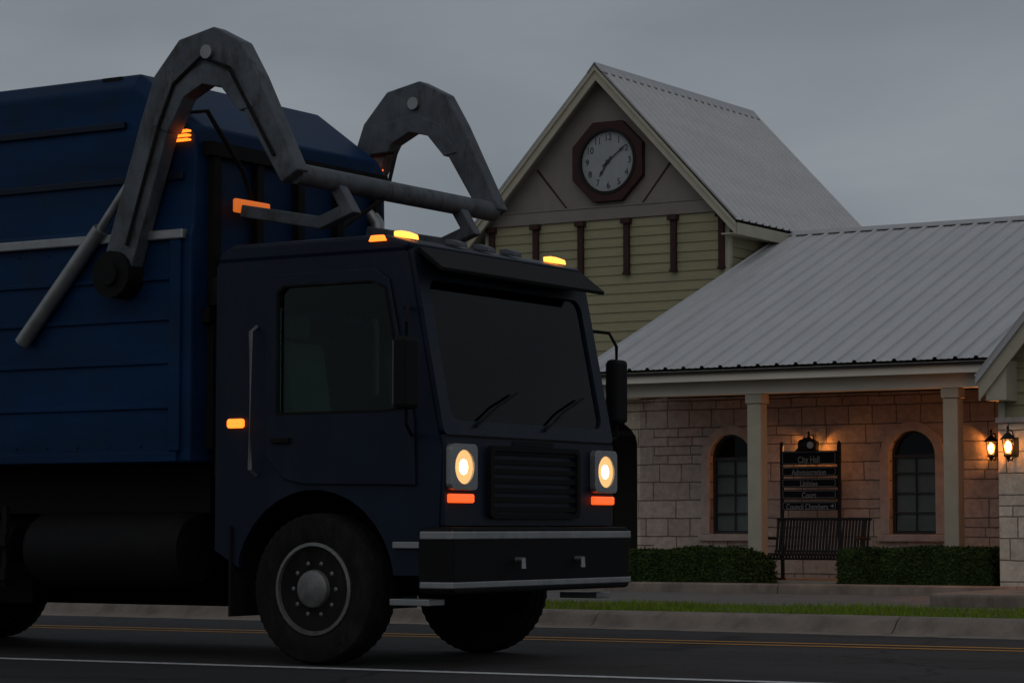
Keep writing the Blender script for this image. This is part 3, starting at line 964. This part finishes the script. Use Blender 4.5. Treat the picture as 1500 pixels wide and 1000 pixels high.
body = MB()
rings = [[body.bm.verts.new(q) for q in bring(x, k)] for x, k in ((-9.4, 1), (-2.75, 1), (-2.15, .62))]
for p_, q_ in zip(rings, rings[1:]):
    for i in range(10):
        body.bm.faces.new((p_[i], p_[(i + 1) % 10], q_[(i + 1) % 10], q_[i]))
body.bm.faces.new(rings[0]); body.bm.faces.new(rings[-1][::-1])
bo = part('refuse_body', body, 'truck_blue', bevel=.02)
for s in (-1, 1):
    rl = MB()
    for z, hh, pr in ((1.44, .07, .035), (1.80, .035, .02), (2.12, .035, .02), (2.43, .035, .02), (2.72, .035, .02)):
        rl.box((-9.35, s * (HW - .004), z - hh / 2), (-2.25, s * (HW + pr), z + hh / 2))
    for x in (-2.28, -4.4, -6.6, -9.3):
        rl.box((x - .05, s * (HW - .004), 1.48), (x + .05, s * (HW + .028), 3.0))
    for x in [(-2.6 - .3 * k) for k in range(22)]:
        for z in (1.52, 2.94):
            rl.box((x - .011, s * (HW - .004), z - .011), (x + .011, s * (HW + .008), z + .011))
    part('side_ribs', rl, 'truck_blue', bo, bevel=.006)
    part('side_rail', MB().box((-9.38, s * (HW - .02), 2.99), (-2.2, s * (HW + .045), 3.06)), 'steel', bo, bevel=.01)
    ur = MB()
    for z in (3.45, 3.86):
        ur.box((-9.3, s * (HW - .06), z - .025), (-2.8 if z > 3.6 else -2.25, s * (HW - .012), z + .025))
    part('upper_rail', ur, 'truck_navy', bo, bevel=.006)
    for x in (-3.0, -5.2, -7.4):
        part('top_hinge', MB().box((x - .09, s * (HW - .24), 4.16), (x + .09, s * (HW - .1), 4.24)), 'truck_black', bo)
ff = MB()
for y in (-1.0, -.5, 0, .5, 1.0):
    ff.box((-2.152, y - .04, 1.5), (-2.09, y + .04, 3.6))
ff.box((-2.152, -1.1, 3.6), (-2.07, 1.1, 3.70)); ff.box((-2.152, -1.1, 2.4), (-2.08, 1.1, 2.5))
part('front_frame', ff, 'truck_black', bo)
def curve(P, n=5):
    q = []
    for i in range(len(P) - 1):
        a, b, c, d = P[max(i - 1, 0)], P[i], P[i + 1], P[min(i + 2, len(P) - 1)]
        for k in range(n):
            t = k / n
            q.append(tuple(.5 * (2 * b[j] + (c[j] - a[j]) * t + (2 * a[j] - 5 * b[j] + 4 * c[j] - d[j]) * t * t + (3 * b[j] - a[j] - 3 * c[j] + d[j]) * t ** 3) for j in (0, 1)))
    return q + [P[-1]]


# loader arms, cross tube, forks
for s in (-1, 1):
    AP = [(-2.75, 2.75), (-2.40, 3.78), (-2.28, 4.08), (-2.10, 4.26), (-1.88, 4.30), (-1.70, 4.22), (-1.56, 4.02), (-1.18, 3.35)]
    a = part('loader_arm', MB().beam(AP, .13, [.27, .27, .28, .30, .31, .28, .24, .17], s * 1.29), 'truck_arm', bevel=.012)
    part('gusset', MB().prism([(-2.40, 3.80), (-2.22, 4.14), (-1.9, 4.2), (-1.66, 4.1), (-1.5, 3.86), (-1.62, 3.84), (-1.78, 4.02), (-1.95, 4.06), (-2.12, 3.98), (-2.26, 3.74)], 'y', s * 1.29 - .075, s * 1.29 + .075), 'truck_arm', a, bevel=.006)
    part('arm_pin', MB().lathe([(.05, -.10), (.05, .10)], c=(-1.9, s * 1.29, 4.28), axis='y', seg=16), 'steel', a)
    part('arm_hose', MB().tube([(-2.62, s * 1.375, 2.95), (-2.33, s * 1.375, 3.8), (-2.2, s * 1.375, 4.08), (-1.95, s * 1.375, 4.25), (-1.7, s * 1.375, 4.15), (-1.3, s * 1.375, 3.5)], .014, 7), 'rubber', a, smooth=True)
    part('pivot', MB().lathe([(.17, -.1), (.17, .1)], c=(-2.75, s * 1.3, 2.75), axis='y', seg=20).lathe([(.08, -.13), (.08, .13)], c=(-2.75, s * 1.3, 2.75), axis='y', seg=16), 'truck_black', a)
    part('lift_ram', MB().tube([(-3.7, s * 1.28, 2.3), (-2.95, s * 1.28, 3.1)], .06, 10).tube([(-2.95, s * 1.28, 3.1), (-2.5, s * 1.28, 3.62)], .035, 10), 'steel', a, smooth=True)
for s in (-1, 1):
    part('hydraulic_hose', MB().tube([(-2.2, s * .3, 2.9), (-2.1, s * .55, 3.25), (-1.95, s * .9, 3.5), (-2.05, s * 1.18, 3.9), (-2.3, s * 1.21, 3.9), (-2.5, s * 1.2, 3.5)], .018, 8), 'rubber', smooth=True)
part('exhaust_stack', MB().tube([(-2.07, .98, 1.1), (-2.07, .98, 3.2), (-2.09, .98, 3.32), (-2.16, .98, 3.4)], [.055, .055, .055, .055], 14), 'steel', smooth=True)
part('air_intake', MB().tube([(-2.06, -.98, 1.3), (-2.06, -.98, 2.5)], .05, 12).lathe([(.05, 2.5), (.1, 2.52), (.11, 2.66), (.09, 2.72), (.02, 2.74)], c=(-2.06, -.98, 0), seg=18), 'truck_black', smooth=True)
part('cross_tube', MB().tube([(-1.2, -1.27, 3.38), (-1.2, 1.27, 3.38)], .075, 14), 'truck_arm', smooth=True)
for s in (-1, 1):
    part('fork', MB().beam([(-1.2, 3.36), (-1.08, 3.17), (-1.32, 3.09), (-2.02, 3.22)], .1, .09, s * .78), 'truck_arm', bevel=.01)

# chassis
ch = MB()
for s in (-1, 1):
    ch.box((-9.2, s * .43 - .04, .78), (-.3, s * .43 + .04, 1.04))
for x in (-.6, -2.1, -3.6, -5.2, -6.6, -8.2):
    ch.box((x - .05, -.388, .8), (x + .05, .388, 1.0))
ch.box((-9.2, -.8, 1.045), (-2.3, .8, 1.395))
part('chassis', ch, 'truck_black')
part('fuel_tank', MB().tube([(-2.35, -.88, .78), (-2.42, -.88, .78), (-3.75, -.88, .78), (-3.82, -.88, .78)], [.24, .28, .28, .24], 22), 'truck_black', smooth=True)
part('battery_box', MB().box((-3.35, .62, .5), (-2.4, 1.15, 1.02)), 'truck_black', bevel=.02)
part('air_tank', MB().tube([(-4.1, -.85, .85), (-4.15, -.85, .85), (-5.0, -.85, .85), (-5.05, -.85, .85)], [.1, .14, .14, .1], 16), 'truck_black', smooth=True)
ug = MB()
for z in (.55, .8):
    ug.box((-5.2, -1.17, z), (-3.95, -1.13, z + .09))
for x in (-4.0, -4.6, -5.15):
    ug.box((x - .025, -1.13, .55), (x + .025, -.7, .6)); ug.box((x - .025, -1.128, .5), (x + .025, -1.09, 1.1))
part('side_guard', ug, 'truck_black')

part('underside_dark_panel', MB().box((-9.2, 1.10, .30), (-2.1, 1.15, 1.385)), 'truck_black', bevel=.01)  # added black panel, keeps the view under the truck dark
part('underside_dark_panel', MB().box((-9.2, -.60, .36), (-4.2, -.56, 1.04)), 'truck_black', bevel=.01)  # second added black panel, darkens the underside on the near side

# cab ------------------------------------------------------------
CW = 1.14
AX = -1.12
WHR = .52
arc = [(AX + .68 * math.cos(a), WHR + .68 * math.sin(a)) for a in [R(t) for t in range(8, 173, 11)]]
side = [(-1.98, .78), (arc[-1][0], .66)] + arc[::-1] + [(arc[0][0], .62), (-.10, .62), (-.06, 1.45), (-.10, 1.62), (-.34, 2.80), (-.5, 2.86), (-1.9, 2.86), (-1.98, 2.78)]
win_side = [(-.50, 1.70), (-.30, 1.72), (-.49, 2.58), (-.62, 2.64), (-1.38, 2.64), (-1.45, 2.58), (-1.45, 1.70)]
for s in (-1, 1):
    sh = MB(); sh.plate(side, [win_side], 'y', s * CW, s * (CW - .05))
    part('cab_side', sh, 'truck_navy')
    dhole = [(-.53, 1.735), (-.345, 1.75), (-.515, 2.56), (-.63, 2.605), (-1.365, 2.605), (-1.415, 2.56), (-1.415, 1.735)]
    dr = MB(); dr.plate([(-.26, 1.22), (-.27, 1.66), (-.48, 2.62), (-.6, 2.70), (-1.44, 2.70), (-1.52, 2.62), (-1.52, 1.42), (-1.36, 1.27), (-1.2, 1.235)], [dhole], 'y', s * (CW + .002), s * (CW + .022))
    d = part('door', dr, 'truck_navy', bevel=.008)
    part('door_window', MB().prism(dhole, 'y', s * (CW - .01), s * (CW - .005)), 'truck_glass', d)
    part('handle', MB().box((-1.46, s * (CW + .02), 1.52), (-1.3, s * (CW + .055), 1.56)), 'truck_black', d, bevel=.008)
    part('window_seal', MB().plate([(p[0] * 1.0 + (p[0] + .9) * .03, p[1] + (p[1] - 2.17) * .03) for p in dhole], [dhole], 'y', s * (CW + .0225), s * (CW + .03)), 'rubber', d)
    for z, yy in ((.42, .03), (.80, 0)):
        stp = MB(); stp.box((-.44, s * (CW - .16 + yy), z), (-.12, s * (CW + .03 + yy), z + .045))
        part('cab_step', stp, 'steel', bevel=.006)
    part('mud_flap', MB().box((AX - .72, s * .72, .32), (AX - .70, s * 1.16, .95)), 'rubber')
    gh = MB().tube([(-1.62, s * CW, 1.3), (-1.62, s * (CW + .07), 1.34), (-1.62, s * (CW + .07), 2.3), (-1.62, s * CW, 2.34)], .014, 8)
    part('grab_rail', gh, 'steel', smooth=True)
    # mirrors
    mr_ = part('mirror', MB().box((-.22, s * (CW + .17), 1.72), (-.12, s * (CW + .36), 2.2)), 'truck_black', bevel=.03)
    part('mirror_glass', MB().box((-.224, s * (CW + .19), 1.75), (-.221, s * (CW + .34), 2.17)), 'steel', mr_)
    part('mirror_arm', MB().tube([(-.36, s * CW, 2.42), (-.2, s * (CW + .2), 2.4), (-.17, s * (CW + .26), 2.3), (-.17, s * (CW + .26), 1.62), (-.2, s * (CW + .16), 1.56), (-.3, s * CW, 1.56)], .013, 8), 'truck_black', mr_, smooth=True)
# front face: raked panel, windscreen opening
tilt = lambda z: -.06 if z < 1.5 else -.06 - (z - 1.5) * .205
fp = MB()
fp.plate([(-CW + .01, .95), (CW - .01, .95), (CW - .01, 1.56), (-CW + .01, 1.56)], [], 'x', -.05, -.10)
wso = rrect(-CW + .01, CW - .01, 1.562, 2.83, .04)
wsh = rrect(-CW + .13, CW - .13, 1.66, 2.62, .09)
fp2 = MB(); fp2.plate(wso, [wsh], 'x', -.045, -.09)
for v in fp2.bm.verts: v.co.x -= (v.co.z - 1.56) * .205
f1 = part('front_panel', fp, 'truck_navy', bevel=.01)
part('windscreen_frame', fp2, 'truck_navy')
wsg = MB().prism(rrect(-CW + .12, CW - .12, 1.65, 2.63, .09), 'x', -.066, -.072)
for v in wsg.bm.verts: v.co.x -= (v.co.z - 1.56) * .205
wso_ = part('windscreen', wsg, 'truck_glass')
wp = MB()
for y in (-.75, .15):
    x1 = lambda z: -.04 - (z - 1.56) * .205
    wp.tube([(x1(1.62) + .01, y, 1.62), (x1(1.78) + .015, y + .33, 1.78), (x1(1.9) + .015, y + .62, 1.88)], .009, 6)
part('wipers', wp, 'truck_black', wso_)
sv = MB(); sv.prism([(-.30, 2.80), (-.10, 2.66), (-.09, 2.685), (-.29, 2.84)], 'y', -CW + .05, CW - .05)
part('sun_visor', sv, 'truck_black', bevel=.006)
rf = MB(); rf.prism([(-.36, 2.80), (-.32, 2.865), (-.55, 2.93), (-1.85, 2.93), (-1.97, 2.86), (-1.97, 2.80)], 'y', -CW - .012, CW + .012)
cr2 = part('cab_roof', rf, 'truck_navy', bevel=.035)
rear = MB(); rear.plate([(-CW + .055, .8), (CW - .055, .8), (CW - .055, 2.8), (-CW + .055, 2.8)], [rrect(-.85, .85, 1.95, 2.55, .06)], 'x', -1.97, -1.93)
part('cab_rear_wall', rear, 'truck_black')
part('cab_floor', MB().box((-1.92, -CW + .055, 1.22), (-.12, CW - .055, 1.27)), 'truck_black')
part('dashboard', MB().prism([(-.12, 1.275), (-.12, 1.56), (-.4, 1.64), (-.52, 1.55), (-.45, 1.275)], 'y', -CW + .06, CW - .06), 'truck_black', bevel=.02)
for y in (-.68, .68):
    st = MB(); st.box((-1.5, y - .24, 1.275), (-.95, y + .24, 1.5)); st.prism([(-1.55, 1.45), (-1.42, 1.502), (-1.54, 2.25), (-1.66, 2.25)], 'y', y - .23, y + .23); st.box((-1.66, y - .13, 2.28), (-1.58, y + .13, 2.46))
    part('cab_seat', st, 'seat', bevel=.03)
sw = MB()
ring = []
for k in range(25):
    a = 2 * PI * k / 24
    ring.append((-.78 + .11 * math.sin(a) * -1, .68 + .22 * math.cos(a), 1.72 + .19 * math.sin(a) * .75))
sw.tube(ring, .014, 8, cap=False); sw.tube([(-.5, .68, 1.55), (-.78, .68, 1.72)], .025, 8); sw.tube([(-.78, .46, 1.72), (-.78, .90, 1.72)], .012, 6)
part('steering_wheel', sw, 'truck_black', smooth=True)
# grille, bumper, lamps
gr = MB()
for k in range(7):
    z = 1.05 + k * .065
    gr.box((-.049, -.55, z), (-.028, .55, z + .034))
gr.plate(rrect(-.6, .6, 1.0, 1.5, .05), [rrect(-.56, .56, 1.035, 1.465, .03)], 'x', -.049, -.015)
part('grille', gr, 'truck_black')
bu = MB(); bu.prism(rrect(-CW - .05, CW + .05, .50, .945, .05), 'x', -.22, .06)
bpr = part('bumper', bu, 'truck_black', bevel=.02)
for z0, z1 in ((.86, .915), (.535, .58)):
    st_ = MB(); st_.box((-.2, -CW - .058, z0), (.066, CW + .058, z1))
    part('bumper_strip', st_, 'steel', bpr, bevel=.008)
part('front_seam', MB().box((-.052, -CW + .03, 1.548), (-.043, CW - .03, 1.562)), 'rubber', f1)
for k in range(3):
    part('front_vent', MB().box((-.05, -.28, 1.505 + k * .013), (-.044, .28, 1.511 + k * .013)), 'truck_black', f1)
for y in (-.4, .4):
    part('tow_hook', MB().tube([(.05, y, .72), (.12, y, .72), (.12, y, .66)], .02, 8), 'steel', bpr)
for s in (-1, 1):
    hl = MB(); hl.plate(rrect(s * .95 - .16, s * .95 + .16, 1.19, 1.5, .04), [[(s * .95 + .115 * math.cos(2 * PI * k / 28), 1.345 + .115 * math.sin(2 * PI * k / 28)) for k in range(28)]], 'x', -.049, .0)
    h = part('headlight', hl, 'steel', bevel=.008)
    part('reflector', MB().lathe([(.116, -.012), (.10, -.022), (.056, -.028), (.056, -.03)], c=(0, s * .95, 1.345), axis='x', seg=28), 'head_bowl', h)
    part('lens', MB().lathe([(.055, -.026), (.05, -.010), (.03, .0), (.008, .004)], c=(0, s * .95, 1.345), axis='x', seg=24), 'head_lens', h, smooth=True)
    ts_ = part('turn_signal', MB().box((-.06, s * .95 - .14, 1.105), (-.01, s * .95 + .14, 1.165)), 'orange', bevel=.012)
    part('roof_marker_lamp', MB().prism([(-.53, 2.925), (-.39, 2.9), (-.40, 2.935), (-.47, 2.96), (-.53, 2.96)], 'y', s * .98 - .055, s * .98 + .055), 'amber_hot', bevel=.008)
    part('cab_corner_lamp', MB().prism([(-.64, 2.88), (-.50, 2.88), (-.52, 2.92), (-.62, 2.92)], 'y', s * (CW + .012), s * (CW + .04)), 'amber', bevel=.006)
    part('side_marker_lamp', MB().prism(rrect(-1.86, -1.72, 1.635, 1.70, .02), 'y', s * CW, s * (CW + .03)), 'amber', bevel=.006)
    for k in range(3):
        part('body_marker_lamp', MB().prism(rrect(-2.36, -2.20, 3.70 + .032 * k, 3.714 + .032 * k, .004), 'y', s * (HW - .045), s * (HW - .0)), 'amber', bo)
for y in (-.36, 0, .36):
    part('roof_identification_lamp', MB().prism([(-.53, 2.925), (-.39, 2.9), (-.40, 2.935), (-.47, 2.96), (-.53, 2.96)], 'y', y - .05, y + .05), 'truck_arm', bevel=.008)
part('beacon', MB().box((-2.07, -.86, 3.21), (-2.03, -.46, 3.31)), 'amber_dim', bo, bevel=.012)


# wheels
def tyre(w_, r):
    h = w_ / 2
    b = MB()
    b.lathe([(r * .60, -h * .82), (r * .66, -h * .98), (r * .84, -h), (r * .95, -h * .93), (r * .99, -h * .80), (r, -h * .6),
             (r, -h * .36), (r - .012, -h * .34), (r - .012, -h * .26), (r, -h * .24), (r, h * .24), (r - .012, h * .26), (r - .012, h * .34), (r, h * .36),
             (r, h * .6), (r * .99, h * .8), (r * .95, h * .93), (r * .84, h), (r * .66, h * .98), (r * .60, h * .82)], axis='y', seg=96)
    for i, v in enumerate(b.bm.verts):
        ring, k = divmod(i, 96)
        rr = math.hypot(v.co.x, v.co.z)
        if rr > r * .965 and abs(v.co.y) > h * .5 and (k % 2) == 0:
            v.co.x *= .982; v.co.z *= .982
        if r * .7 < rr < r * .9 and abs(v.co.y) > h * .99:
            v.co.y *= 1.015
    return b


def wheel(x, y, out, wd=.3, dual=False):
    o = part('wheel', tyre(wd, WHR), 'rubber', smooth=True, loc=(x, y, WHR))
    f = out * wd / 2
    b = MB()
    b.lathe([(.318, f * .80), (.318, f * .95), (.295, f * .98), (.285, f * .72), (.26, f * .62), (.14, f * (.62 if not dual else .2)), (.125, f * 1.02), (.10, f * 1.12), (.03, f * 1.16)], axis='y', seg=36)
    for k in range(10):
        a = 2 * PI * k / 10
        b.lathe([(.016, f * .6), (.016, f * .82), (.008, f * .86)], c=(.18 * math.cos(a), 0, .18 * math.sin(a)), axis='y', seg=8)
    r_ = b.build('rim', 'rim', o, smooth=True)
    hb = MB()
    for k in range(10):
        a = 2 * PI * (k + .5) / 10
        hb.lathe([(.024, f * .615), (.024, f * .66)], c=(.232 * math.cos(a), 0, .232 * math.sin(a)), axis='y', seg=10)
    hb.build('hand_holes', 'truck_black', o)
    return o


for s in (-1, 1):
    wheel(AX, s * 1.0, s)
    for x in (-6.1, -7.45):
        wheel(x, s * 1.02, s)
        wheel(x, s * .69, s)
for x in (AX, -6.1, -7.45):
    part('axle', MB().tube([(x, -.95, WHR), (x, .95, WHR)], .075, 10), 'truck_black')
